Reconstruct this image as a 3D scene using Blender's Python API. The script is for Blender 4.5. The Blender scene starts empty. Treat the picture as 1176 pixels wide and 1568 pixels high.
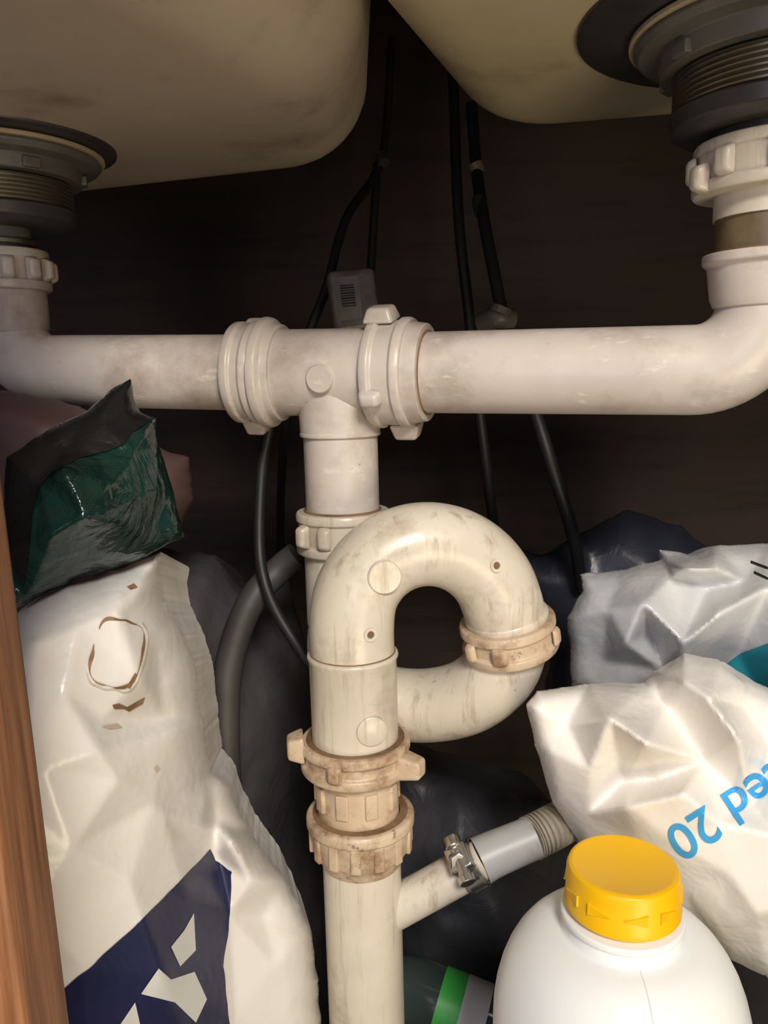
import bpy, bmesh, math, random
from mathutils import Vector, Matrix, noise, geometry
from mathutils.bvhtree import BVHTree
from mathutils.kdtree import KDTree
sc=bpy.context.scene
try: sc.view_settings.view_transform='Standard'
except Exception: pass
F=1230.0; PITCH=math.radians(10); ROLL=math.radians(-1.4)
CAM=Vector((0,0,0.5))
Rm=(Matrix.Rotation(math.pi/2-PITCH,4,'X')@Matrix.Rotation(ROLL,4,'Z'))
cd=bpy.data.cameras.new('camera'); cam=bpy.data.objects.new('camera',cd); sc.collection.objects.link(cam)
cam.matrix_world=Matrix.Translation(CAM)@Rm
cd.sensor_fit='VERTICAL'; cd.sensor_height=36; cd.sensor_width=27; cd.lens=F/1568*36; cd.clip_start=0.01
sc.camera=cam
R3=Rm.to_3x3()
def ray(u,v): return R3@Vector(((u-588)/F,(784-v)/F,-1))
def Q(u,v,y):
    d=ray(u,v); return CAM+d*(y/d.y)
def V(*a): return Vector(a)
# ---------------- materials
def M(name,c1,c2=None,scale=8,rough=.4,bump=0,bscale=60,metal=0,spec=.5,c3=None,c3s=20,c3t=(.62,.72),sss=0,coat=0,alpha=1,trans=0,dist=0,c4=None,c4s=120,c4t=(.66,.72),streak=None,bdist=.002,fold=None):
    m=bpy.data.materials.new(name); m.use_nodes=True; nt=m.node_tree; N=nt.nodes; L=nt.links
    b=N['Principled BSDF']
    def s(k,v):
        if k in b.inputs: b.inputs[k].default_value=v
    s('Base Color',(*c1,1)); s('Roughness',rough); s('Metallic',metal); s('Specular IOR Level',spec); s('Coat Weight',coat); s('Alpha',alpha)
    s('Transmission Weight',trans)
    if sss: s('Subsurface Weight',sss); s('Subsurface Radius',(.01,.007,.005)); s('Subsurface Scale',1.0)
    tc=N.new('ShaderNodeTexCoord'); col=None
    if c2:
        n=N.new('ShaderNodeTexNoise'); n.inputs['Scale'].default_value=scale; n.inputs['Detail'].default_value=6; n.inputs['Roughness'].default_value=.6
        L.new(tc.outputs['Object'],n.inputs['Vector'])
        r=N.new('ShaderNodeValToRGB'); r.color_ramp.elements[0].position=.35; r.color_ramp.elements[1].position=.65
        r.color_ramp.elements[0].color=(*c1,1); r.color_ramp.elements[1].color=(*c2,1)
        L.new(n.outputs[0],r.inputs[0]); col=r.outputs[0]
    def layer(col,c,sc_,t,mp=None):
        n=N.new('ShaderNodeTexNoise'); n.inputs['Scale'].default_value=sc_; n.inputs['Detail'].default_value=8; n.inputs['Roughness'].default_value=.7
        if mp:
            q=N.new('ShaderNodeMapping'); q.inputs['Scale'].default_value=mp; L.new(tc.outputs['Object'],q.inputs[0]); L.new(q.outputs[0],n.inputs['Vector'])
        else: L.new(tc.outputs['Object'],n.inputs['Vector'])
        r=N.new('ShaderNodeValToRGB'); r.color_ramp.elements[0].position=t[0]; r.color_ramp.elements[1].position=t[1]
        L.new(n.outputs[0],r.inputs[0])
        mx=N.new('ShaderNodeMix'); mx.data_type='RGBA'
        L.new(r.outputs[0],mx.inputs['Factor'])
        if col: L.new(col,mx.inputs['A'])
        else: mx.inputs['A'].default_value=(*c1,1)
        mx.inputs['B'].default_value=(*c,1); return mx.outputs['Result']
    if c3: col=layer(col,c3,c3s,c3t)
    if c4: col=layer(col,c4,c4s,c4t)
    if streak: col=layer(col,streak[0],streak[1],streak[2],streak[3])
    if col: L.new(col,b.inputs['Base Color'])
    if bump:
        n=N.new('ShaderNodeTexNoise'); n.inputs['Scale'].default_value=bscale; n.inputs['Detail'].default_value=4; n.inputs['Distortion'].default_value=dist
        L.new(tc.outputs['Object'],n.inputs['Vector'])
        h=n.outputs[0]
        if fold:
            nz=N.new('ShaderNodeTexNoise'); nz.inputs['Scale'].default_value=fold[0]*.6; L.new(tc.outputs['Object'],nz.inputs['Vector'])
            mv=N.new('ShaderNodeVectorMath'); mv.operation='MULTIPLY_ADD'; mv.inputs[1].default_value=(fold[2],)*3; L.new(nz.outputs['Color'],mv.inputs[0]); L.new(tc.outputs['Object'],mv.inputs[2])
            vo=N.new('ShaderNodeTexVoronoi'); vo.feature='F1'; vo.inputs['Scale'].default_value=fold[0]; L.new(mv.outputs[0],vo.inputs['Vector'])
            ma=N.new('ShaderNodeMath'); ma.operation='MULTIPLY_ADD'; ma.inputs[1].default_value=fold[1]; L.new(vo.outputs['Distance'],ma.inputs[0]); L.new(n.outputs[0],ma.inputs[2]); h=ma.outputs[0]
        bp=N.new('ShaderNodeBump'); bp.inputs['Strength'].default_value=bump; bp.inputs['Distance'].default_value=bdist
        L.new(h,bp.inputs['Height']); L.new(bp.outputs[0],b.inputs['Normal'])
    return m
pvc=M('pvc_ivory',(.70,.635,.53),(.60,.535,.43),14,.30,.10,90,c3=(.36,.28,.20),c3s=24,c3t=(.53,.78),c4=(.13,.08,.055),c4s=120,c4t=(.665,.745),streak=((.42,.33,.24),1,(.53,.72),(140,140,12)))
pvc_arm=M('pvc_arm',(.62,.555,.50),(.52,.455,.405),12,.34,.08,90,c3=(.33,.25,.20),c3s=15,c3t=(.50,.74),c4=(.17,.11,.09),c4s=130,c4t=(.67,.75),streak=((.70,.64,.56),1,(.60,.70),(40,140,140)))  # lilac light tint and pale highlight smears are put into the colour, over grime
pvc_old=M('pvc_stained',(.66,.53,.39),(.54,.40,.27),30,.42,.35,120,c3=(.24,.12,.055),c3s=45,c3t=(.48,.68),c4=(.08,.04,.02),c4s=110,c4t=(.62,.72))
pvc_dirt=M('grime_seam',(.14,.075,.035),(.26,.16,.08),60,.7)
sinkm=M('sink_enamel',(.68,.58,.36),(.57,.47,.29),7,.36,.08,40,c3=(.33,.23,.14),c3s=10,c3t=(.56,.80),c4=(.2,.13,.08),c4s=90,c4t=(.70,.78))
sinkl=M('sink_enamel_shaded',(.56,.455,.355),(.47,.38,.30),7,.40,.08,40,c3=(.26,.185,.14),c3s=10,c3t=(.54,.78),c4=(.15,.1,.08),c4s=90,c4t=(.69,.78))  # enamel copy for the left bowl, its dimmer light put into the colour
darkpl=M('dark_plastic',(.03,.027,.027),(.055,.048,.045),20,.4,.1)
greypl=M('grey_plastic',(.085,.078,.07),(.13,.118,.10),20,.42,.1,c3=(.22,.18,.13),c3s=50,c3t=(.6,.75))
gasket=M('gasket_tan',(.48,.38,.24),(.34,.25,.16),30,.6)
chrome=M('worn_chrome',(.42,.39,.33),(.3,.27,.22),40,.3,metal=.9)
steel=M('steel',(.62,.6,.57),(.45,.43,.4),60,.28,metal=.95)
brass=M('brown_tailpiece',(.22,.16,.09),(.10,.07,.04),30,.4)
blackr=M('black_rubber',(.014,.014,.015),None,rough=.5)
greyh=M('grey_hose',(.42,.42,.41),(.35,.35,.34),30,.4,.1,c3=(.2,.2,.2),c3s=60,c3t=(.6,.75))
hosew=M('hose_beige',(.42,.37,.3),(.3,.26,.2),30,.5)
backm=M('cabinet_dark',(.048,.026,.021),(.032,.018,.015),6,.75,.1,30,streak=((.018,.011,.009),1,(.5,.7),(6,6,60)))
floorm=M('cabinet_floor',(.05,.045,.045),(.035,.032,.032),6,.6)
white=M('bag_white',(.82,.79,.76),(.76,.73,.70),9,.27,.16,38,dist=1.0,c3=(.80,.60,.56),c3s=6,c3t=(.56,.8),bdist=.003,fold=(22,1.2,.05))
white2=M('bag_white_right',(.87,.84,.79),(.80,.76,.70),9,.22,.22,40,dist=1.5,bdist=.003,fold=(26,1.3,.06))
greybag=M('bag_grey',(.72,.72,.71),(.46,.46,.49),10,.28,.25,40,dist=1.2,alpha=.95,bdist=.003,fold=(26,1.4,.06))
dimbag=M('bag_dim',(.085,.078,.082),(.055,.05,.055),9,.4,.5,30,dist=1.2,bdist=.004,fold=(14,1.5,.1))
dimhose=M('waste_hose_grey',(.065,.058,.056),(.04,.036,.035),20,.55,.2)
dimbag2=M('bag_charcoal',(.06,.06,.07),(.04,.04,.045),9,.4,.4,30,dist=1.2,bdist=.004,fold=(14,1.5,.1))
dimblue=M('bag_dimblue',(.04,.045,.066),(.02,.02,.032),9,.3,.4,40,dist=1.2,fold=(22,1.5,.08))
green=M('bag_dark_green',(.007,.034,.028),(.004,.015,.013),12,.2,.7,45,dist=1.5,bdist=.004,fold=(34,1.5,.05))
blackb=M('bag_black',(.007,.007,.008),None,rough=.35,bump=.6,bscale=50,bdist=.004)
pinkb=M('cloth_pink',(.11,.06,.055),(.07,.04,.04),9,.6,.4,40)
navy=M('print_navy',(.010,.013,.055),(.016,.018,.07),30,.35)
blue=M('print_blue',(.05,.36,.72),None,rough=.4)
stain=M('stain_brown',(.16,.07,.02),(.38,.24,.14),70,.6)
stainl=M('stain_light',(.54,.42,.31),(.66,.57,.47),50,.5)
teal=M('bag_teal',(.02,.25,.33),None,rough=.35)
hdpe=M('hdpe_white',(.84,.85,.84),None,rough=.33,spec=.4,sss=.1)
yellow=M('cap_yellow',(.90,.50,.004),(.87,.47,.004),10,.35,spec=.4)
grnl=M('label_green',(.06,.5,.08),None,rough=.4)
grnb=M('green_bottle',(.04,.06,.055),None,rough=.15)
paper=M('label_white',(.66,.66,.64),None,rough=.5)
ink=M('ink',(.02,.02,.02),None,rough=.6)
tagm=M('tag_plastic',(.15,.125,.115),(.25,.22,.2),60,.35,.5,60)
tagp=M('tag_label',(.26,.24,.23),(.19,.17,.16),60,.6)
def wood():
    m=bpy.data.materials.new('oak_wood'); m.use_nodes=True; N=m.node_tree.nodes; L=m.node_tree.links; b=N['Principled BSDF']
    tc=N.new('ShaderNodeTexCoord'); mp=N.new('ShaderNodeMapping'); mp.inputs['Scale'].default_value=(160,160,7)
    n=N.new('ShaderNodeTexNoise'); n.inputs['Scale'].default_value=1.6; n.inputs['Detail'].default_value=8; n.inputs['Roughness'].default_value=.65
    L.new(tc.outputs['Object'],mp.inputs[0]); L.new(mp.outputs[0],n.inputs['Vector'])
    r=N.new('ShaderNodeValToRGB'); r.color_ramp.elements[0].position=.33; r.color_ramp.elements[1].position=.68
    r.color_ramp.elements[0].color=(.13,.042,.014,1); r.color_ramp.elements[1].color=(.36,.16,.07,1)
    L.new(n.outputs[0],r.inputs[0]); L.new(r.outputs[0],b.inputs['Base Color']); b.inputs['Roughness'].default_value=.5
    bp=N.new('ShaderNodeBump'); bp.inputs['Strength'].default_value=.3; bp.inputs['Distance'].default_value=.001
    L.new(n.outputs[0],bp.inputs['Height']); L.new(bp.outputs[0],b.inputs['Normal'])
    return m
woodm=wood()
# ---------------- object helpers
def group(name):
    e=bpy.data.objects.new(name,None); e.empty_display_size=.02; sc.collection.objects.link(e); return e
def mkobj(name,me,mats,parent=None,smooth=True,angle=38):
    if not isinstance(mats,(list,tuple)): mats=[mats]
    for m in mats: me.materials.append(m)
    if smooth:
        for p in me.polygons: p.use_smooth=True
        me.set_sharp_from_angle(angle=math.radians(angle))
    ob=bpy.data.objects.new(name,me); sc.collection.objects.link(ob)
    if parent: ob.parent=parent
    return ob
def frame(axis,ref=None):
    a=axis.normalized()
    r=ref or (V(0,0,1) if abs(a.z)<.9 else V(0,-1,0))
    x=(r-a*r.dot(a)).normalized(); return a,x,a.cross(x)
def lathe(name,prof,o,axis,mat,parent,seg=72,bev=.0005,close=False,ref=None,sq=1.0):
    a,x,y=frame(axis,ref); vs=[];fs=[]
    for r,h in prof:
        for i in range(seg):
            t=2*math.pi*i/seg
            vs.append(o+a*h+x*(r*math.cos(t))+y*(r*sq*math.sin(t)))
    n=len(prof)
    rng=n if close else n-1
    for j in range(rng):
        k=(j+1)%n
        for i in range(seg):
            i2=(i+1)%seg
            fs.append((j*seg+i,j*seg+i2,k*seg+i2,k*seg+i))
    if not close:
        fs.append(tuple(range(seg-1,-1,-1))); fs.append(tuple((n-1)*seg+i for i in range(seg)))
    me=bpy.data.meshes.new(name); me.from_pydata([tuple(v) for v in vs],[],fs)
    bm=bmesh.new(); bm.from_mesh(me); bmesh.ops.remove_doubles(bm,verts=bm.verts,dist=1e-6); bmesh.ops.recalc_face_normals(bm,faces=bm.faces); bm.to_mesh(me); bm.free()
    ob=mkobj(name,me,mat,parent)
    if bev:
        md=ob.modifiers.new('b','BEVEL'); md.width=bev; md.segments=2; md.limit_method='ANGLE'; md.angle_limit=math.radians(35)
    return ob
def fillet(pts,R,n=12):
    out=[pts[0]]
    Rs=R if isinstance(R,(list,tuple)) else [R]*(len(pts)-2)
    for i in range(1,len(pts)-1):
        p=pts[i]; a=(pts[i-1]-p); b=(pts[i+1]-p); an=a.normalized(); bn=b.normalized()
        ang=an.angle(bn); 
        d=min(Rs[i-1]/math.tan(ang/2),a.length*.98,b.length*.98); r=d*math.tan(ang/2)
        c=p+(an+bn).normalized()*(r/math.sin(ang/2)); s=p+an*d; e=p+bn*d
        v0=s-c; v1=e-c; th=v0.angle(v1)
        for k in range(n+1):
            f=k/n; q=(v0*math.sin((1-f)*th)+v1*math.sin(f*th))/math.sin(th); out.append(c+q)
    out.append(pts[-1]); return out
def catmull(pts,n=10):
    P=[pts[0]*2-pts[1]]+list(pts)+[pts[-1]*2-pts[-2]]; out=[]
    for i in range(1,len(P)-2):
        for k in range(n):
            t=k/n; a,b,c,d=P[i-1],P[i],P[i+1],P[i+2]
            out.append(.5*((2*b)+(c-a)*t+(2*a-5*b+4*c-d)*t*t+(3*b-a-3*c+d)*t**3))
    out.append(pts[-1]); return out
def tube(name,path,rad,mat,parent,seg=48):
    n=len(path); T=[]
    for i in range(n):
        a=path[max(i-1,0)]; b=path[min(i+1,n-1)]; T.append((b-a).normalized())
    _,x,y=frame(T[0]); vs=[];fs=[]
    for i in range(n):
        x=(x-T[i]*x.dot(T[i])).normalized(); y=T[i].cross(x)
        r=rad(i/(n-1)) if callable(rad) else rad
        for k in range(seg):
            t=2*math.pi*k/seg; vs.append(path[i]+x*(r*math.cos(t))+y*(r*math.sin(t)))
    for j in range(n-1):
        for i in range(seg):
            i2=(i+1)%seg; fs.append((j*seg+i,j*seg+i2,(j+1)*seg+i2,(j+1)*seg+i))
    fs.append(tuple(range(seg-1,-1,-1))); fs.append(tuple((n-1)*seg+i for i in range(seg)))
    me=bpy.data.meshes.new(name); me.from_pydata([tuple(v) for v in vs],[],fs)
    bm=bmesh.new(); bm.from_mesh(me); bmesh.ops.recalc_face_normals(bm,faces=bm.faces); bm.to_mesh(me); bm.free()
    return mkobj(name,me,mat,parent)
def box(name,c,size,mat,parent=None,rot=None,bev=.0015,taper=1.0):
    me=bpy.data.meshes.new(name); bm=bmesh.new(); bmesh.ops.create_cube(bm,size=1)
    for v in bm.verts:
        k=taper if v.co.x>0 else 1
        v.co=V(v.co.x*size[0],v.co.y*size[1]*k,v.co.z*size[2]*k)
    if bev: bmesh.ops.bevel(bm,geom=bm.edges[:],offset=bev,segments=3,affect='EDGES',profile=.6)
    M4=Matrix.Translation(c)@(rot.to_4x4() if rot else Matrix())
    bm.transform(M4); bm.to_mesh(me); bm.free()
    return mkobj(name,me,mat,parent)
def axrot(a,rad):
    a=a.normalized(); x=(rad-a*rad.dot(a)).normalized(); y=a.cross(x)
    return Matrix((x,y,a)).transposed()
def nut(name,o,axis,r,h,mat,parent,lugs=[],lip=True,ribs=0,rin=None,lw=.009):
    a,x,y=frame(axis,V(0,-1,0) if abs(axis.normalized().z)>.6 else V(0,0,1))
    rin=rin or r*.72
    p=[(rin,-h/2),(r*.97,-h/2),(r,-h/2+.0015)]
    if lip: p+=[(r,-h/2+.005),(r*.94,-h/2+.0062),(r*.94,h/2-.006),(r*.99,h/2-.005)]
    p+=[(r*.99,h/2-.0015),(r*.96,h/2),(rin,h/2)]
    lathe(name,p,o,a,mat,parent,close=True,ref=x)
    for i in range(ribs):
        t=2*math.pi*(i+.3)/ribs; d=x*math.cos(t)+y*math.sin(t)
        box(name+'_rib_%d'%(i+1),o+d*(r*.95),(.005,.0075,h*.72),mat,parent,axrot(a,d),.0014)
    for i,l in enumerate(lugs):
        ang,e,ls=l[:3]; w=l[3] if len(l)>3 else lw; hh=l[4] if len(l)>4 else .6
        t=math.radians(ang); d=x*math.cos(t)+y*math.sin(t)
        box(name+'_lug_%d'%(i+1),o+d*(r+ls*.28)+a*(e*h*.22),(ls,w,h*hh),mat,parent,axrot(a,d),.0022,taper=.7)
def bvh_of(ob):
    me=ob.data; return BVHTree.FromPolygons([v.co for v in me.vertices],[p.vertices for p in me.polygons])
# ---------------- cabinet shell
def slab(name,lo,hi,mat,bev=.0):
    c=(Vector(lo)+Vector(hi))/2; s=Vector(hi)-Vector(lo)
    return box(name,c,s,mat,None,None,bev)
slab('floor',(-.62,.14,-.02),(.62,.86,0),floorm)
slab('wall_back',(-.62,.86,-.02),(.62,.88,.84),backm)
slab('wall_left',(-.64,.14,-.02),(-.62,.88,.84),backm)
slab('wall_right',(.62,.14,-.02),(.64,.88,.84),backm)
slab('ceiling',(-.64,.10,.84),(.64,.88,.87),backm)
pA=Q(4,640,.183)
stile=group('cabinet_face_frame')
box('stile',V(pA.x-.035,.172,.40),(.07,.022,.86),woodm,stile,Matrix.Rotation(math.radians(-1.0),3,'Y'),.002)
box('rail',V(.25,.172,.79),(.66,.022,.10),woodm,stile,None,.002)
# ---------------- sinks
def rounded(poly,R,n=14):
    N=len(poly); out=[]
    for i in range(N):
        seg=fillet([V(*poly[i-1],0).lerp(V(*poly[i],0),.5),V(*poly[i],0),V(*poly[i],0).lerp(V(*poly[(i+1)%N],0),.5)],R[i],n)
        out+=seg[:-1]
    L=[0]
    for i in range(len(out)): L.append(L[-1]+(out[(i+1)%len(out)]-out[i]).length)
    res=[];K=180
    for k in range(K):
        s=L[-1]*k/K; j=max(i for i in range(len(L)-1) if L[i]<=s); f=(s-L[j])/max(L[j+1]-L[j],1e-9)
        res.append(out[j].lerp(out[(j+1)%len(out)],f))
    return res
def bowl(name,poly,R,z,drain,mat,parent,fr=.05,top=.838):
    o=rounded(poly,R); K=len(o); c=sum(o,V(0,0,0))/K; rings=[]
    def ring(inset,zz):
        r=[]
        for i in range(K):
            t=(o[(i+2)%K]-o[i-2]).normalized(); nrm=V(-t.y,t.x,0)
            if nrm.dot(c-o[i])<0: nrm=-nrm
            p=o[i]+nrm*inset; r.append(V(p.x,p.y,zz))
        return r
    rings.append(ring(-.012,top))
    rings.append(ring(0,z+fr))
    for k in range(1,11):
        a=math.pi/2*k/10; rings.append(ring(fr*(1-math.cos(a)),z+fr*(1-math.sin(a))))
    last=rings[-1]; d=V(drain[0],drain[1],z)
    for f in (.85,.65,.45,.25,.1): rings.append([d.lerp(p,f)+V(0,0,-.004*(1-f)) for p in last])
    vs=[tuple(v) for r in rings for v in r]; fs=[]
    for j in range(len(rings)-1):
        for i in range(K):
            i2=(i+1)%K; fs.append((j*K+i,j*K+i2,(j+1)*K+i2,(j+1)*K+i))
    fs.append(tuple((len(rings)-1)*K+i for i in range(K)))
    me=bpy.data.meshes.new(name); me.from_pydata(vs,[],fs)
    bm=bmesh.new(); bm.from_mesh(me); bmesh.ops.recalc_face_normals(bm,faces=bm.faces); bm.to_mesh(me); bm.free()
    return mkobj(name,me,mat,parent,angle=80)
sink=group('kitchen_sink')
YL=.51; pl=Q(8,450,YL); LX,LY=pl.x,pl.y
YR=.387; pr=Q(1172,450,YR); RX,RY=pr.x,pr.y
ZL=.638; ZR=.652
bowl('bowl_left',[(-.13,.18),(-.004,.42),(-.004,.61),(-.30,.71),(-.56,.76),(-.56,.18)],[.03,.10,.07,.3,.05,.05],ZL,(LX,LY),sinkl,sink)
bowl('bowl_right',[(-.09,.19),(.068,.60),(.56,.50),(.56,.19)],[.05,.07,.07,.05],ZR,(RX,RY),sinkm,sink)
# ---------------- strainers
def strainer(nm,X,Y,z,outer,k):
    g=group(nm); o=V(X,Y,z); dn=V(0,0,-1)
    def P(*a): return [(r,h*k) for r,h in a]
    lathe('mount_plate',[(0,-.006),(outer,-.006),(outer,.0035),(outer-.003,.0050),(.05,.006),(0,.006)],o,dn,darkpl,g,bev=.0006)
    lathe('gasket_ring',P((.03,.008),(.0600,.009),(.0645,.012),(.0645,.016),(.03,.016)),o,dn,gasket,g,close=True)
    lathe('flange',P((.02,.016),(.0615,.016),(.0625,.019),(.060,.024),(.0515,.026),(.0500,.040),(.02,.040)),o,dn,greypl,g,close=True)
    for i in range(6):
        t=i*math.pi/3+.3; d=V(math.cos(t),math.sin(t),0)
        box('nut_lug_%d'%(i+1),o+d*.050+V(0,0,-.034*k),(.006,.010,.010*k),greypl,g,axrot(V(0,0,1),d),.001)
    p=P((.012,.038))
    for i in range(7):
        h=.041+i*.0042; p+=P((.0425,h),(.0445,h+.0014),(.0425,h+.0028))
    p+=P((.0425,.0705),(.012,.0705))
    lathe('threaded_outlet',p,o,dn,chrome,g,close=True,bev=0)
    lathe('locknut',P((.012,.068),(.0440,.068),(.0460,.070),(.0450,.082),(.040,.087),(.012,.087)),o,dn,darkpl,g,close=True)
    return g
g1=strainer('sink_strainer',RX,RY,ZR,.088,.58)
g2=strainer('sink_strainer',LX,LY,ZL,.072,.56)
# ---------------- arms / tee
pipes=group('sink_drain_pipework')
r0=.0217
TX=Q(518,572,.458)
PR=V(RX,RY,Q(1172,566,YR).z); PL=V(LX,LY,Q(14,568,YL).z)
Tc=TX.copy()
def zR(v): return Q(1172,v,YR).z
def zL(v): return Q(14,v,YL).z
dR=(PR-Tc).normalized(); dL=(PL-Tc).normalized()
tube('arm_right',fillet([Tc+dR*.02,PR,V(RX,RY,zR(462))],.034,16),r0,pvc_arm,pipes)
tube('arm_left',fillet([Tc+dL*.02,PL,V(LX,LY,zL(485))],.030,16),r0,pvc_arm,pipes)
tee=tube('tee_run',[Tc+dL*.045,Tc+dR*.045],.0243,pvc_arm,pipes)
zt=Q(518,664,.458).z; zn=Q(519,812,.458).z
B=V(Tc.x,Tc.y,0)
def at(z,b=B): return V(b.x,b.y,z)
tube('tee_branch',[at(Tc.z),at(Tc.z-.02),at(zt)],lambda t:.0237-.0010*t,pvc_arm,pipes)
lathe('branch_lip',[(.015,-.0012),(.0230,-.0012),(.0230,.0012),(.015,.0012)],at(zt),V(0,0,1),pvc_arm,pipes,close=True)
tube('down_pipe',[at(zt+.01),at(zn)],.0212,pvc_arm,pipes)
def markon(b,nm,u,v,r,kind,mat,par,ht=.0012):
    d=ray(u,v).normalized(); h,n,_,_=b.ray_cast(CAM,d)
    if h is None: return
    if kind=='boss': lathe(nm,[(0,-.006),(r,-.006),(r,ht*.5),(r-.0006,ht),(0,ht)],h,n,mat,par,seg=40,bev=0)
    else:
        lathe(nm,[(r*.55,-.004),(r,-.004),(r,.0007),(r*.55,.0007)],h,n,mat,par,seg=32,bev=0,close=True)
        lathe(nm+'_pit',[(0,-.004),(r*.5,-.004),(r*.5,.0002),(0,.0002)],h,n,pvc_dirt,par,seg=24,bev=0)
markon(bvh_of(tee),'mould_boss',490,580,.0077,'boss',pvc_arm,pipes,.002)
cR=Tc+dR*((Q(598,572,.44)-Tc).dot(dR)); cL=Tc+dL*((Q(396,574,.48)-Tc).dot(dL))
nut('slip_nut_right',cR,dR,.0302,.022,pvc_arm,pipes,lugs=[(14,-1,.008,.018,.8),(-168,1,.009,.014,.8),(115,-1,.006)],rin=.02)
lathe('nut_right_collar',[(.018,0),(.0268,0),(.0272,.003),(.0262,.009),(.018,.009)],cR+dR*.010,dR,pvc_arm,pipes,close=True)
lathe('nut_right_grime',[(.018,0),(.0228,0),(.0228,.001),(.018,.001)],cR+dR*.0186,dR,pvc_dirt,pipes,close=True,bev=0)
nut('slip_nut_left',cL,dL,.0292,.017,pvc_arm,pipes,lugs=[(168,0,.009,.014,.9),(20,0,.004,.012,.8)],rin=.02)
lathe('nut_left_flange',[(.018,-.003),(.0310,-.003),(.0315,-.001),(.0308,.002),(.028,.004),(.027,.008),(.018,.008)],cL-dL*.0115,-dL,pvc_arm,pipes,close=True)
h0=zR(470); h1=zR(388)
lathe('elbow_hub_right',[(.015,0),(.0228,0),(.0245,.004),(.0262,(h1-h0)-.006),(.0285,(h1-h0)-.004),(.0285,h1-h0),(.015,h1-h0)],V(RX,RY,h0),V(0,0,1),pvc_arm,pipes,close=True)
lathe('hub_right_grime',[(.02,0),(.0262,0),(.0262,.001),(.02,.001)],V(RX,RY,h1-.0002),V(0,0,1),pvc_dirt,pipes,close=True,bev=0)
tube('tailpiece_right',[V(RX,RY,h1-.004),V(RX,RY,zR(325))],.0232,brass,pipes)
tube('tail_neck_right',[V(RX,RY,zR(334)),V(RX,RY,zR(270))],.0245,pvc,pipes)
tube('tail_top_right',[V(RX,RY,zR(270)),V(RX,RY,ZR-.04)],.0275,darkpl,pipes)
nut('tail_nut_right',V(RX,RY,zR(258)),V(0,0,1),.0345,zR(218)-zR(298),pvc,pipes,lugs=[(-58,0,.005,.010),(-100,0,.004),(-20,0,.005),(15,0,.005),(-80,-1,.007)],rin=.015)
h0=zL(512); h1=zL(446)
lathe('elbow_hub_left',[(.015,0),(.0222,0),(.0240,.003),(.0240,h1-h0),(.015,h1-h0)],V(LX,LY,h0),V(0,0,1),pvc_arm,pipes,close=True)
nut('tail_nut_left',V(LX,LY,zL(416)),V(0,0,1),.0275,zL(385)-zL(447),pvc_arm,pipes,lugs=[(60,0,.006),(85,0,.006),(30,0,.005),(0,0,.005),(115,0,.005)],rin=.014)
tube('tailpiece_left',[V(LX,LY,zL(390)),V(LX,LY,ZL-.045)],.0180,greypl,pipes)
lathe('tail_ring_left',[(.01,0),(.0215,0),(.0215,.003),(.01,.003)],V(LX,LY,zL(378)),V(0,0,1),chrome,pipes,close=True)
lathe('tail_ring_left_upper',[(.01,0),(.0215,0),(.0215,.006),(.01,.006)],V(LX,LY,zL(330)),V(0,0,1),chrome,pipes,close=True)
# ---------------- trap
trap=group('drain_trap')
nut('inlet_nut',at(zn),V(0,0,1),.0275,.024,pvc,trap,lugs=[(-50,0,.006),(-20,0,.004)],rin=.019)
lathe('grime_ring',[(.0205,0),(.0225,0),(.0225,.0012),(.0205,.0012)],at(zn+.0118),V(0,0,1),pvc_dirt,trap,close=True)
YB=.462; YF=.408
nd=Q(779,970,.432)
low=[at(zn),at(Q(518,930,YB).z),Q(528,1010,YB-.002),Q(570,1065,YB-.004),Q(640,1080,YB-.008),Q(712,1068,YB-.018),Q(762,1030,YB-.026),Q(779,985,.433),Q(777,955,.431)]
low=[low[0],low[0].lerp(low[1],.5)]+low[1:]
tube('u_bend',catmull(low,10),.0216,pvc,trap)
tube('inlet_socket',[at(zn),at(Q(518,948,YB).z)],.0232,pvc,trap)
LXf=Q(540,1000,YF); ax=LXf.x
def lf(v): z=Q(540,v,YF).z; return V(ax,YF,z)
arc=[Q(780,975,.432),Q(774,945,.431)]
cu,cv,ru=655,949,116
for k in range(1,12):
    a=math.pi*k/12; arc.append(Q(cu+ru*math.cos(a),cv-ru*math.sin(a)*1.0,.430+(YF-.430)*k/12))
arc+= [lf(960),lf(1030),lf(1150)]
arch=tube('arch_bend',catmull(arc,8),.0224,pvc,trap)
ad=(Q(775,948,.431)-Q(781,985,.433)).normalized()
lathe('arch_hub',[(.015,0),(.0232,0),(.0236,.0035),(.0225,.005),(.015,.005)],Q(776,948,.4312),ad,pvc,trap,close=True)
lathe('grime_ring_arch',[(.02,0),(.0240,0),(.0240,.0014),(.02,.0014)],Q(777,955,.4315),ad,pvc_dirt,trap,close=True)
nut('union_nut',nd,ad,.0272,.019,pvc_old,trap,lugs=[(-58,0,.004,.008),(-20,0,.003,.01),(60,0,.003),(120,0,.004)],rin=.02)
zl=lf(1003).z-lf(1150).z
lathe('leg_socket',[(.015,0),(.0233,0),(.0233,zl-.0018),(.0243,zl),(.0243,zl+.0014),(.0232,zl+.0022),(.015,zl+.0022)],lf(1150),V(0,0,1),pvc,trap,close=True)
lathe('socket_seam',[(.02,0),(.0228,0),(.0228,.0007),(.02,.0007)],lf(1003)+V(0,0,.002),V(0,0,1),pvc_dirt,trap,close=True,bev=0)
ab=bvh_of(arch)
markon(ab,'moulded_disc',589,884,.0087,'boss',pvc,trap); markon(ab,'sprue_upper',760,866,.0036,'r',pvc,trap); markon(ab,'sprue_lower',567,972,.0036,'r',pvc,trap)
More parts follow.
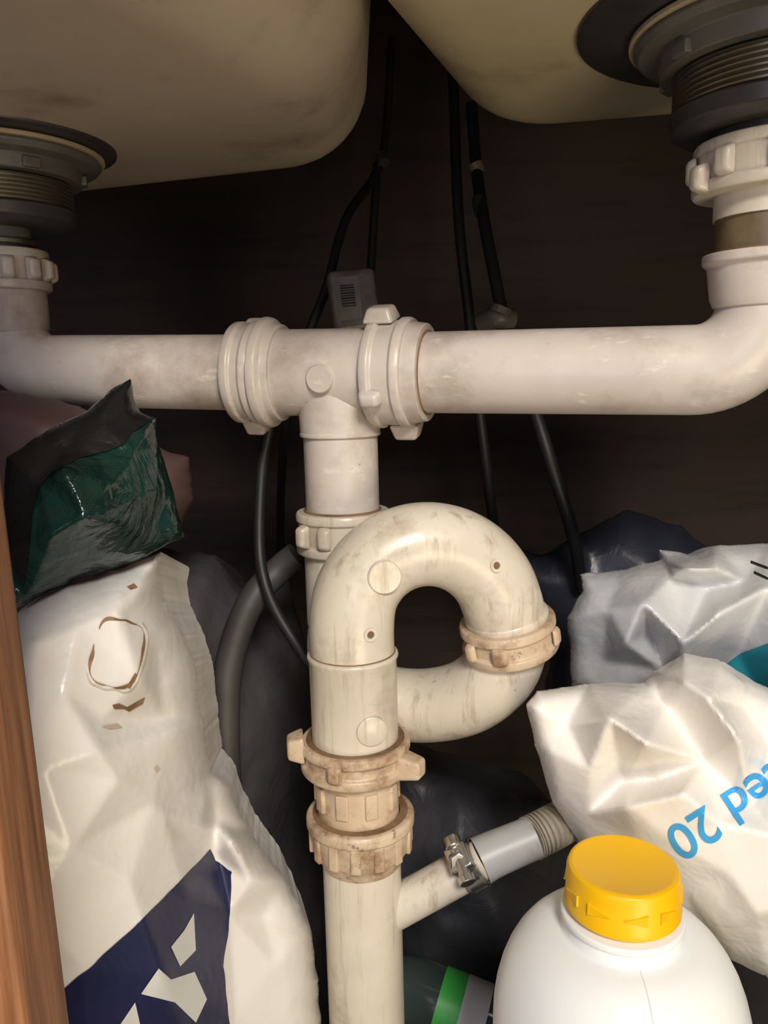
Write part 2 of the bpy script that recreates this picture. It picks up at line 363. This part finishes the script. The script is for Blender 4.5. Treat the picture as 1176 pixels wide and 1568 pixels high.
lathe('moulded_disc_low',[(0,.015),(.0078,.015),(.0078,.0234),(.0072,.0238),(0,.0238)],lf(1093)+V(.004,0,0),V(.25,-1,0).normalized(),pvc,trap,seg=40,bev=0)
z1=lf(1150).z
nut('outlet_nut',V(ax,YF,z1),V(0,0,1),.0300,.017,pvc_old,trap,lugs=[(-82,1.5,.009,.016,.9),(62,-.5,.013,.013,.8),(-20,0,.002),(160,0,.006)],rin=.0238)
lathe('outlet_grime',[(.022,0),(.0268,0),(.0268,.001),(.022,.001)],V(ax,YF,z1+.0078),V(0,0,1),pvc_dirt,trap,close=True)
zz=lf(1290).z
tube('outlet_neck',[V(ax,YF,z1),V(ax+.001,YF,zz)],.0222,pvc_old,trap)
for i in range(9):
    t=i*math.pi*2/9+.2; d=V(math.cos(t),math.sin(t),0)
    box('neck_rib_%d'%(i+1),V(ax,YF,lf(1206).z)+d*.0216,(.004,.007,.014),pvc_old,trap,axrot(V(0,0,1),d),.001)
stand=group('waste_standpipe')
bX=ax+.0014
zt2=lf(1240).z; zb2=lf(1296).z; h2=zt2-zb2
lathe('compression_nut',[(.0228,h2),(.0285,h2),(.0298,h2-.0015),(.0298,h2-.006),(.0283,h2-.007),(.0268,.002),(.0255,0),(.0235,-.004),(.0220,-.008),(.0205,-.008),(.0205,h2-.005),(.0228,h2-.004)],V(bX,YF,zb2),V(0,0,1),pvc_old,stand,close=True)
lathe('nut_grime',[(.022,0),(.0262,0),(.0262,.001),(.022,.001)],V(bX,YF,zt2-.0006),V(0,0,1),pvc_dirt,stand,close=True,bev=0)
for i in range(14):
    t=i*math.pi/7+.15; d=V(math.cos(t),math.sin(t),0)
    box('nut_rib_%d'%(i+1),V(bX,YF,zb2+h2*.42)+d*.0268,(.004,.0055,h2*.75),pvc_old,stand,axrot(V(0,0,1),d),.0012)
tube('standpipe',[V(bX,YF,lf(1290).z),V(bX,YF,.001)],.0218,pvc,stand)
# ---------------- spigot + hose
hose=group('dishwasher_drain_hose')
s0=Q(560,1415,.41); s1=Q(712,1332,.405); s2=Q(738,1316,.406)
sd=(s2-s0).normalized()
tube('spigot',[s0,s1,s2],lambda t:.0118-.0008*t,pvc,stand,32)
tube('rubber_cuff',catmull([Q(735,1318,.406),Q(760,1306,.408),Q(818,1282,.4125)],6),lambda t:.0128-.0012*t,greyh,hose,32)
c=Q(722,1325,.4055)
lathe('hose_clamp',[(.0118,-.006),(.0134,-.006),(.0134,.006),(.0118,.006)],c,sd,steel,hose,close=True,bev=.0003)
for i in range(16):
    t=2*math.pi*i/16; _,x,y=frame(sd); d=x*math.cos(t)+y*math.sin(t)
    box('clamp_slot_%d'%(i+1),c+d*.0133,(.0012,.0018,.008),darkpl,hose,axrot(sd,d),.0002)
up=(V(0,-.55,.8)-sd*V(0,-.55,.8).dot(sd)).normalized(); side=sd.cross(up)
box('clamp_housing',c+up*.0168,(.008,.014,.013),steel,hose,axrot(sd,up),.0015)
lathe('clamp_screw',[(0,-.012),(.0045,-.012),(.005,-.010),(.005,-.006),(.0032,-.005),(.0032,.010),(.0045,.010),(.0045,.014),(0,.014)],c+up*.0185,side,steel,hose,seg=24,bev=.0004)
lathe('clamp_screw_head',[(0,0),(.0058,0),(.006,.001),(.006,.004),(.005,.005),(0,.005)],c+up*.0165-sd*.001,V(0,-1,.25),steel,hose,seg=6,bev=.0006)
pth=catmull([Q(812,1284,.412),Q(855,1262,.422),Q(885,1243,.455),Q(892,1262,.50)],40)
tube('ribbed_hose',pth,lambda t:.0105+.0017*(1 if (t*24)%1<.5 else 0),hosew,hose,28)
# ---------------- supply lines
def cable(nm,pts,r,mat=blackr,par=None): return tube(nm,catmull([Q(*p) for p in pts],8),r,mat,par,16)
g=group('water_supply_line'); cable('hose',[(600,60,.76),(585,240,.72),(530,335,.66),(500,440,.63),(470,520,.62),(440,640,.64),(430,760,.70),(430,900,.75)],.0036,par=g)
cable('fitting',[(583,238,.712),(588,250,.708)],.0055,chrome,g)
g=group('water_supply_line'); cable('hose',[(578,250,.72),(568,410,.70),(562,520,.68),(560,700,.72),(560,860,.76)],.0036,par=g)
g=group('water_supply_line'); cable('hose',[(690,60,.74),(695,150,.72),(702,330,.68),(718,480,.66),(733,620,.65),(748,740,.66),(758,830,.68),(765,960,.72)],.0044,par=g)
g=group('water_supply_line'); cable('hose',[(722,160,.72),(728,240,.70),(738,320,.66),(757,420,.63),(775,500,.61),(822,640,.58),(850,730,.57),(880,830,.58),(890,900,.60)],.0048,par=g)
cable('chrome_tip',[(733,305,.667),(738,327,.66)],.0058,chrome,g); cable('valve_body',[(738,494,.615),(762,486,.605),(782,490,.61)],.0080,greypl,g); cable('valve_stem',[(764,480,.60),(768,470,.60)],.0085,greypl,g)
cable('coupling',[(727,250,.69),(733,266,.69)],.0062,brass,g)
g=group('black_drain_tube'); cable('tube',[(425,600,.50),(412,660,.50),(401,720,.50),(397,830,.49),(405,890,.48),(425,940,.475),(462,1000,.47),(500,1060,.47),(510,1180,.48)],.0036,par=g)
tag=group('barcode_tag'); tc=Q(541,462,.60); rt=Matrix.Rotation(math.radians(-5),3,'Y')@Matrix.Rotation(math.radians(12),3,'Z')
box('case',tc,(.034,.016,.044),tagm,tag,rt,.005); box('label',tc+rt@V(-.005,-.0083,.002),(.018,.001,.030),tagp,tag,rt,0)
for i in range(9): box('bar_%d'%(i+1),tc+rt@V(-.005,-.0091,.011-i*.0018),(.010,.0006,.0010 if i%2 else .0006),ink,tag,rt,0)
# ---------------- bags
def tri(x): return abs((x%1)*2-1)
def crumple(p,seed,freqs=(9,16,27)):
    rnd=random.Random(seed); w=p+noise.noise_vector(p*9+V(seed,0,0))*.03; s=0
    for f in freqs:
        for k in range(2):
            d=V(rnd.uniform(-1,1),rnd.uniform(-.4,.4),rnd.uniform(-1,1)).normalized()
            m=max(0,.5+1.3*noise.noise(p*f*.6+V(k*7,seed,3))); s+=(tri(w.dot(d)*f+rnd.random())-.5)*m/f*9
    return s/3
def inside(p,poly):
    x,y=p; c=False; j=len(poly)-1
    for i in range(len(poly)):
        xi,yi=poly[i]; xj,yj=poly[j]
        if (yi>y)!=(yj>y) and x<(xj-xi)*(y-yi)/(yj-yi)+xi: c=not c
        j=i
    return c
def dense(poly,step,wob=0,seed=0):
    ob=[]
    for i in range(len(poly)):
        a=Vector(poly[i]);b=Vector(poly[(i+1)%len(poly)]); n=max(1,int((b-a).length/step))
        for k in range(n):
            p=a.lerp(b,k/n)
            if wob and k: 
                nv=noise.noise_vector(V(p.x/28,p.y/28,seed)); p=p+Vector((nv.x,nv.y))*wob
            ob.append(p)
    pl=[(p.x,p.y) for p in ob]
    xs=[p[0] for p in pl]; ys=[p[1] for p in pl]; ins=[]
    rnd=random.Random(seed); yy=min(ys); row=0
    while yy<max(ys):
        xx=min(xs)+(row%2)*step/2
        while xx<max(xs):
            q=(xx+rnd.uniform(-.1,.1)*step,yy+rnd.uniform(-.1,.1)*step)
            if inside(q,pl): ins.append(Vector(q))
            xx+=step
        yy+=step*.87; row+=1
    return ob,pl,ins
def bag(name,outline,inner,mat,step=6,amp=.004,edge=.02,edgeR=45,thick=.05,seed=1,wob=5,smooth=2,parent=None,freqs=(9,16,27),dy=0,post=1):
    ctrl=[Vector((p[0],p[1])) for p in outline+inner]; cy=[p[2]+dy for p in outline+inner]
    r=geometry.delaunay_2d_cdt(ctrl,[],[list(range(len(outline)))],0,1e-4)
    cv,cf,orig=r[0],r[2],r[3]
    vy=[cy[o[0]] if o else .4 for o in orig]
    ob,pl,ins=dense([(p[0],p[1]) for p in outline],step,wob,seed)
    def depth(q):
        best=None
        for f in cf:
            a,b,c=cv[f[0]],cv[f[1]],cv[f[2]]
            den=(b.y-c.y)*(a.x-c.x)+(c.x-b.x)*(a.y-c.y)
            if abs(den)<1e-9: continue
            l1=((b.y-c.y)*(q.x-c.x)+(c.x-b.x)*(q.y-c.y))/den; l2=((c.y-a.y)*(q.x-c.x)+(a.x-c.x)*(q.y-c.y))/den; l3=1-l1-l2
            m=min(l1,l2,l3)
            if best is None or m>best[0]: best=(m,f,(l1,l2,l3))
            if m>=0: break
        m,f,l=best; l=[max(0,x) for x in l]; s=sum(l)
        return sum(vy[f[i]]*l[i] for i in range(3))/s
    pts=ob+ins; ds=[depth(p) for p in pts]
    nob=len(ob)
    r=geometry.delaunay_2d_cdt(pts,[],[list(range(nob))],1,1e-5)
    V2,F2,O2=r[0],r[2],r[3]; D=[ds[o[0]] if o else depth(V2[i]) for i,o in enumerate(O2)]
    nb=[set() for _ in V2]
    for f in F2:
        for i in range(len(f)): nb[f[i]].add(f[i-1]); nb[f[i-1]].add(f[i])
    def sm(D): return [(D[i]+sum(D[j] for j in nb[i])/max(1,len(nb[i])))/2 if nb[i] else D[i] for i in range(len(D))]
    for _ in range(smooth): D=sm(D)
    kd=KDTree(nob)
    for i,p in enumerate(ob): kd.insert((p.x,p.y,0),i)
    kd.balance()
    Y=[]
    for i,p in enumerate(V2):
        dist=kd.find((p.x,p.y,0))[2]; k=max(0,1-dist/edgeR); e=edge*(1-math.sqrt(max(0,1-k*k)))
        w=Q(p.x,p.y,D[i]); Y.append(D[i]+e-amp*crumple(w,seed,freqs)*(.4+.6*min(1,dist/20)))
    for _ in range(post): Y=sm(Y)
    vs=[]
    for i,p in enumerate(V2):
        w=Q(p.x,p.y,Y[i]); w.z=max(w.z,.003); vs.append(w)
    me=bpy.data.meshes.new(name); me.from_pydata([tuple(v) for v in vs],[],[tuple(f) for f in F2])
    bm=bmesh.new(); bm.from_mesh(me)
    bmesh.ops.delete(bm,geom=[v for v in bm.verts if not v.link_faces],context='VERTS')
    be=[e for e in bm.edges if e.is_boundary]
    c=sum(vs,V(0,0,0))/len(vs)
    ex=bmesh.ops.extrude_edge_only(bm,edges=be); nv=[g for g in ex['geom'] if isinstance(g,bmesh.types.BMVert)]
    for v in nv:
        v.co=v.co+(c-v.co)*.12; v.co.y=c.y+thick+(v.co.y-c.y)*.3; v.co.z=max(v.co.z,.003)
    ne=[g for g in ex['geom'] if isinstance(g,bmesh.types.BMEdge)]
    bmesh.ops.holes_fill(bm,edges=ne,sides=0)
    bmesh.ops.recalc_face_normals(bm,faces=bm.faces); bm.to_mesh(me); bm.free()
    o=mkobj(name,me,mat,parent,angle=60)
    return o,bvh_of(o)
def project(name,v2,f2,bvh,mat,parent,off=.0006):
    vs=[];ok=[]
    for p in v2:
        d=ray(p[0],p[1]).normalized(); h,n,_,_=bvh.ray_cast(CAM,d)
        if h is None: vs.append(V(0,0,0)); ok.append(False)
        else: vs.append(h-d*off); ok.append(True)
    fs=[tuple(f) for f in f2 if all(ok[i] for i in f) and max(vs[i].y for i in f)-min(vs[i].y for i in f)<.02]
    me=bpy.data.meshes.new(name); me.from_pydata([tuple(v) for v in vs],[],fs)
    bm=bmesh.new(); bm.from_mesh(me); bmesh.ops.delete(bm,geom=[v for v in bm.verts if not v.link_faces],context='VERTS'); bm.to_mesh(me); bm.free()
    return mkobj(name,me,mat,parent,angle=60)
def decal(name,poly,bvh,mat,parent,step=5,wob=0,off=.0006):
    ob,pl,ins=dense(poly,step,wob,3); pts=ob+ins
    r=geometry.delaunay_2d_cdt(pts,[],[list(range(len(ob)))],1,1e-5)
    return project(name,r[0],r[2],bvh,mat,parent,off)
gL=group('plastic_bag')
outL=[(30,935,.30),(100,895,.31),(190,870,.325),(246,845,.34),(242,880,.34),(252,920,.345),(285,975,.35),(302,1040,.35),(312,1100,.355),(322,1180,.36),(350,1200,.37),(385,1275,.375),(438,1345,.38),(475,1420,.385),(488,1500,.385),(492,1600,.385),(495,1850,.39),(250,1860,.33),(30,1850,.29),(0,1500,.26),(0,1200,.26),(5,1000,.28)]
inL=[(120,960,.29),(180,940,.300),(235,960,.325),(215,1040,.300),(245,1050,.325),(250,1100,.33),(100,1060,.275),(160,1100,.29),(260,1120,.325),(150,1150,.275),(70,1180,.265),(180,1195,.282),(235,1230,.305),(250,1250,.31),(310,1260,.345),(322,1200,.364),(328,1260,.366),(110,1300,.265),(200,1350,.285),(290,1380,.325),(330,1310,.364),(355,1290,.35),(350,1400,.355),(385,1350,.36),(400,1400,.375),(420,1480,.365),(440,1420,.38),(360,1560,.35),(250,1500,.295),(130,1480,.268),(60,1400,.255),(300,1650,.32),(420,1700,.365),(150,1700,.28)]
bL,bvL=bag('sack',outL,inL,white,step=5,amp=.0045,edge=.03,edgeR=50,thick=.09,seed=4,smooth=2,parent=gL,wob=4,freqs=(9,16,27))
navypoly=[(80,1530),(150,1470),(210,1415),(270,1355),(322,1300),(330,1318),(355,1335),(352,1400),(342,1480),(352,1568),(356,1640),(70,1640)]
decal('print_navy_panel',navypoly,bvL,navy,gL,5,2)
for i,pp in enumerate([[(297,1398),(300,1455),(276,1480),(262,1450),(282,1425)],[(243,1483),(262,1500),(298,1488),(317,1530),(300,1566),(268,1535),(216,1522)],[(207,1535),(216,1575),(180,1575)]]):
    decal('print_white_shape_%d'%(i+1),pp,bvL,paper,gL,5,0,.0011)
def ringdecal(nm,c,rx,ry,w,bvh,mat,par,seed=0,a0=0,a1=360,rot=0,off=.0008):
    v=[];f=[];n=160
    for i in range(n+1):
        a=math.radians(a0+(a1-a0)*i/n)
        sq=(abs(math.cos(a))**3.2+abs(math.sin(a))**3.2)**(-1/3.2)
        wv=sq*(1+.10*noise.noise(V(math.cos(a)*2,math.sin(a)*2,seed))); ww=w*max(.12,.55+1.3*noise.noise(V(a*1.6,seed,1)))
        for s in (-1,1):
            x=(rx*wv+s*ww)*math.cos(a); y=(ry*wv+s*ww)*math.sin(a); v.append((c[0]+x*math.cos(rot)-y*math.sin(rot),c[1]+x*math.sin(rot)+y*math.cos(rot)))
    for i in range(n): f.append((2*i,2*i+1,2*i+3,2*i+2))
    project(nm,v,f,bvh,mat,par,off)
ringdecal('stain_ring',(180,1000),38,52,2.3,bvL,stain,gL,5,-150,185,.25)
ringdecal('stain_ring_outer',(181,1001),43,57,1.4,bvL,stainl,gL,8,-60,140,.25)
decal('stain_smear_1',[(172,1080),(182,1077),(195,1083),(222,1068),(219,1078),(198,1090),(190,1086),(175,1086)],bvL,stain,gL,4)
decal('stain_smear_2',[(155,1113),(180,1108),(188,1114),(170,1117)],bvL,stainl,gL,4)
decal('stain_smear_3',[(236,1177),(242,1171),(246,1177),(241,1184)],bvL,stainl,gL,4)
decal('stain_smear_4',[(194,898),(205,893),(211,899),(200,903)],bvL,stain,gL,4)
decal('stain_smear_5',[(194,1052),(207,1030),(211,1034),(199,1055)],bvL,stain,gL,4)
gG=group('foil_pouch')
outG=[(200,580,.345),(206,612,.345),(214,630,.345),(238,640,.345),(246,690,.345),(262,740,.345),(283,822,.345),(245,840,.34),(200,862,.33),(110,890,.32),(40,925,.31),(15,935,.30),(5,850,.30),(5,780,.31),(10,700,.31),(50,672,.32),(90,650,.325),(135,628,.335),(165,600,.34)]
inG=[(60,740,.300),(100,725,.292),(150,700,.318),(205,690,.325),(225,760,.322),(190,800,.31),(130,790,.288),(80,820,.285),(120,850,.305),(170,740,.305),(60,880,.30),(240,800,.335),(160,650,.328),(100,690,.318)]
bG,bvG=bag('pouch',outG,inG,green,step=4,amp=.010,edge=.012,edgeR=20,thick=.03,seed=9,smooth=1,parent=gG,wob=3,freqs=(14,24,40,60))
decal('black_band',[(8,702),(50,674),(90,652),(135,630),(165,604),(199,584),(205,612),(213,630),(235,642),(205,660),(190,680),(165,690),(120,702),(80,722),(60,745),(50,780),(45,840),(35,900),(10,850)],bvG,blackb,gG,4,0,.0008)
gP=group('folded_cloth')
bag('cloth',[(-60,590,.43),(20,600,.43),(120,622,.43),(230,680,.44),(290,700,.45),(298,765,.45),(280,800,.45),(150,900,.44),(-60,900,.43)],[(60,650,.41),(150,680,.42),(240,740,.43),(60,760,.40)],pinkb,step=8,seed=12,parent=gP,thick=.04)
gD=group('grey_bin_bag')
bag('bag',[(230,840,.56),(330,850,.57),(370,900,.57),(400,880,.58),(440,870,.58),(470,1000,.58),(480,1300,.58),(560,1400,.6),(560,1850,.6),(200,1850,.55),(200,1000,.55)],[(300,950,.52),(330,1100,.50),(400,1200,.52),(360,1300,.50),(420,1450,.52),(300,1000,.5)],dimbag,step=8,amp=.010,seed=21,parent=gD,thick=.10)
gD2=group('grey_bin_bag')
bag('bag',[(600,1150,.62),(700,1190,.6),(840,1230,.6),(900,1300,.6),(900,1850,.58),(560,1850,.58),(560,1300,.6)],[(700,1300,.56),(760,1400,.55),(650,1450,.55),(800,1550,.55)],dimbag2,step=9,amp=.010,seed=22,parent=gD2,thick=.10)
gD3=group('clear_plastic_bag')
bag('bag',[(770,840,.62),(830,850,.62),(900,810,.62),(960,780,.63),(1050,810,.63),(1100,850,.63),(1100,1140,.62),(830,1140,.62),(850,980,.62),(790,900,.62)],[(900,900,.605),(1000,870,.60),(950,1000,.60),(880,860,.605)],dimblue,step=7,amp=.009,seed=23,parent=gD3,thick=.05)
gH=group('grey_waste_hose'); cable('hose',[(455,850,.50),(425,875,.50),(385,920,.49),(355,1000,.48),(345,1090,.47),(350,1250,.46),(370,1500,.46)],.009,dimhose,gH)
gR=group('shopping_bag')
outR=[(868,945,.44),(892,905,.44),(888,880,.45),(950,872,.45),(1012,855,.45),(1010,842,.45),(1060,850,.44),(1100,835,.44),(1176,832,.45),(1300,840,.45),(1320,1110,.42),(1176,1090,.42),(1050,1090,.43),(930,1080,.44),(875,1050,.45)]
inR=[(930,935,.42),(985,925,.402),(1030,880,.425),(1050,870,.395),(1085,900,.43),(1000,975,.43),(1045,985,.39),(1100,940,.385),(1095,870,.405),(1140,890,.42),(1176,900,.40),(1130,1000,.42),(925,1010,.435),(960,985,.405),(1015,1025,.42),(1200,1000,.39),(1250,930,.39)]
bR,bvR=bag('bag',outR,inR,greybag,step=4,amp=.0065,edge=.012,edgeR=25,thick=.04,seed=31,smooth=1,parent=gR,wob=3,freqs=(9,16,27,45),dy=.035,post=2)
decal('teal_print',[(1110,1018),(1135,1000),(1176,985),(1230,985),(1230,1060),(1150,1060),(1125,1045)],bvR,teal,gR,5)
decal('dark_print_1',[(1150,858),(1176,868),(1176,872),(1149,862)],bvR,ink,gR,4); decal('dark_print_2',[(1155,874),(1176,884),(1176,888),(1154,878)],bvR,ink,gR,4)
gW=group('plastic_bag')
outW=[(806,1078,.385),(822,1058,.39),(900,1048,.40),(985,1045,.405),(1000,1028,.405),(1048,1000,.40),(1105,1012,.395),(1150,1040,.395),(1185,1060,.39),(1330,1080,.38),(1360,1500,.38),(1230,1500,.38),(1176,1498,.38),(1120,1470,.385),(1070,1430,.39),(1000,1400,.40),(940,1350,.40),(885,1290,.40),(845,1225,.395),(818,1140,.39)]
inW=[(935,1100,.355),(870,1110,.387),(990,1138,.340),(1020,1080,.393),(1048,1045,.370),(1085,1070,.356),(1135,1085,.384),(905,1180,.372),(955,1195,.388),(960,1235,.360),(1010,1190,.380),(1045,1215,.345),(1080,1165,.376),(1130,1130,.342),(1180,1150,.375),(1240,1120,.35),(1100,1260,.350),(1030,1290,.36),(1150,1230,.366),(1190,1280,.345),(1120,1340,.352),(1050,1360,.375),(1160,1400,.348),(1230,1380,.34),(1100,1420,.37),(980,1300,.375),(900,1245,.385)]
bW,bvW=bag('bag',outW,inW,white2,step=4,amp=.0060,edge=.015,edgeR=25,thick=.03,seed=41,smooth=1,parent=gW,wob=3,freqs=(9,16,27,45),post=2)
cu_=bpy.data.curves.new('t','FONT'); cu_.body='ated 20'; cu_.size=1; cu_.align_x='RIGHT'; cu_.space_character=1.0
cu_.offset=.012
to=bpy.data.objects.new('t',cu_); sc.collection.objects.link(to); dg=bpy.context.evaluated_depsgraph_get(); dg.update()
tm=bpy.data.meshes.new_from_object(to.evaluated_get(dg)); bpy.data.objects.remove(to)
bm=bmesh.new(); bm.from_mesh(tm); bmesh.ops.triangulate(bm,faces=bm.faces)
for _ in range(4):
    le=[e for e in bm.edges if e.calc_length()>.09]
    if le: bmesh.ops.subdivide_edges(bm,edges=le,cuts=1); bmesh.ops.triangulate(bm,faces=bm.faces)
S=80; L_=math.hypot(.83,.54); dx=(-.83/L_,.54/L_); upv=(dx[1],-dx[0])
v2=[]
for v in bm.verts:
    v2.append((1014+S*(v.co.x*dx[0]+v.co.y*upv[0]),1276+S*(v.co.x*dx[1]+v.co.y*upv[1])))
bm.verts.index_update(); f2=[[v.index for v in f.verts] for f in bm.faces]; bm.free()
project('print_text',v2,f2,bvW,blue,gW,.0007)
# ---------------- bottle
gB=group('detergent_bottle'); bx=Q(954,1330,.33); BX,BY=bx.x,.33
zc=Q(954,1322,.33).z; up=V(0,0,1); o=V(BX,BY,0)
zs=zc-.026
prof=[(0,0.001),(.048,.001),(.054,.004),(.057,.010),(.0585,.03),(.0585,zs-.058)]
for k in range(1,11):
    a=math.pi/2*k/10; prof.append((.0585-(.0585-.0275)*(1-math.cos(a)),zs-.058+.052*math.sin(a)))
prof+=[(.0262,zs-.003),(.026,zs-.0005),(.0275,zs),(.0275,zs+.003),(.022,zs+.004),(.022,zc-.01),(0,zc-.01)]
lathe('body',prof,o,up,hdpe,gB,seg=96,bev=.001)
sp=[o+V(0,-r-.0001,h) for r,h in prof[5:16]]
tube('mould_seam',sp,.0004,hdpe,gB,8)
sk=-.0205
cp=[(.021,zc+sk),(.0250,zc+sk),(.0258,zc+sk+.0007),(.0258,zc+sk+.0035),(.0254,zc+sk+.0045),(.0250,zc-.003),(.0242,zc-.0008),(.0226,zc),(.0205,zc-.0004),(.0195,zc-.0008),(0,zc-.0008)]
lathe('cap',cp,o,up,yellow,gB,seg=96,bev=.0003)
for i in range(10):
    t=2*math.pi*i/10+.25; d=V(math.cos(t),math.sin(t),0); tt=V(-d.y,d.x,0)
    me=bpy.data.meshes.new('cap_mark'); s=1 if i%2 else -1
    b0=o+up*(zc-.0105)+d*.0243
    pts=[b0+tt*(-.005),b0+tt*.005-up*.0026,b0+tt*.005+up*.0026] if s>0 else [b0+tt*.005,b0-tt*.005+up*.0026,b0-tt*.005-up*.0026]
    pv=[tuple(p) for p in pts]+[tuple(p+d*.0014) for p in pts]
    me.from_pydata(pv,[],[(0,1,2),(5,4,3),(0,3,4,1),(1,4,5,2),(2,5,3,0)]); mkobj('cap_mark_%d'%(i+1),me,yellow,gB,smooth=False)
gg=group('spray_bottle'); a0=Q(612,1512,.50); a1=Q(800,1590,.475)
dv=(a1-a0).normalized(); Lb=.16
st=a0-dv*.03
lathe('body',[(0,0),(.012,0),(.014,.004),(.014,.012),(.022,.030),(.024,.04),(.024,Lb-.005),(.021,Lb),(0,Lb)],st,dv,grnb,gg,bev=.001)
lathe('label_green',[(.023,.058),(.0245,.058),(.0245,.074),(.023,.074)],st,dv,grnl,gg,close=True,bev=0)
lathe('label_white',[(.023,.074),(.0246,.074),(.0246,.092),(.023,.092)],st,dv,paper,gg,close=True,bev=0)
# ---------------- lights
def area(nm,loc,tgt,size,power,col):
    l=bpy.data.lights.new(nm,'AREA'); l.energy=power; l.size=size; l.color=col; o=bpy.data.objects.new(nm,l); sc.collection.objects.link(o)
    o.location=loc; o.rotation_euler=(Vector(tgt)-Vector(loc)).to_track_quat('-Z','Y').to_euler(); return o
area('room_light',(.20,-.70,1.15),(0,.42,.3),.30,17,(1,.94,.86))
area('cool_fill_light',(-.35,-.8,.55),(0,.5,.5),.6,3.0,(.86,.84,1))  # added cool fill from front left, no real source behind it
area('low_fill_light',(.35,-.42,.12),(.16,.38,.65),.35,3.4,(1,.85,.58))  # added warm fill from below, brightens the undersides of the bowls
w=bpy.data.worlds.new('w'); sc.world=w; w.use_nodes=True; w.node_tree.nodes['Background'].inputs[0].default_value=(.5,.47,.55,1); w.node_tree.nodes['Background'].inputs[1].default_value=.10
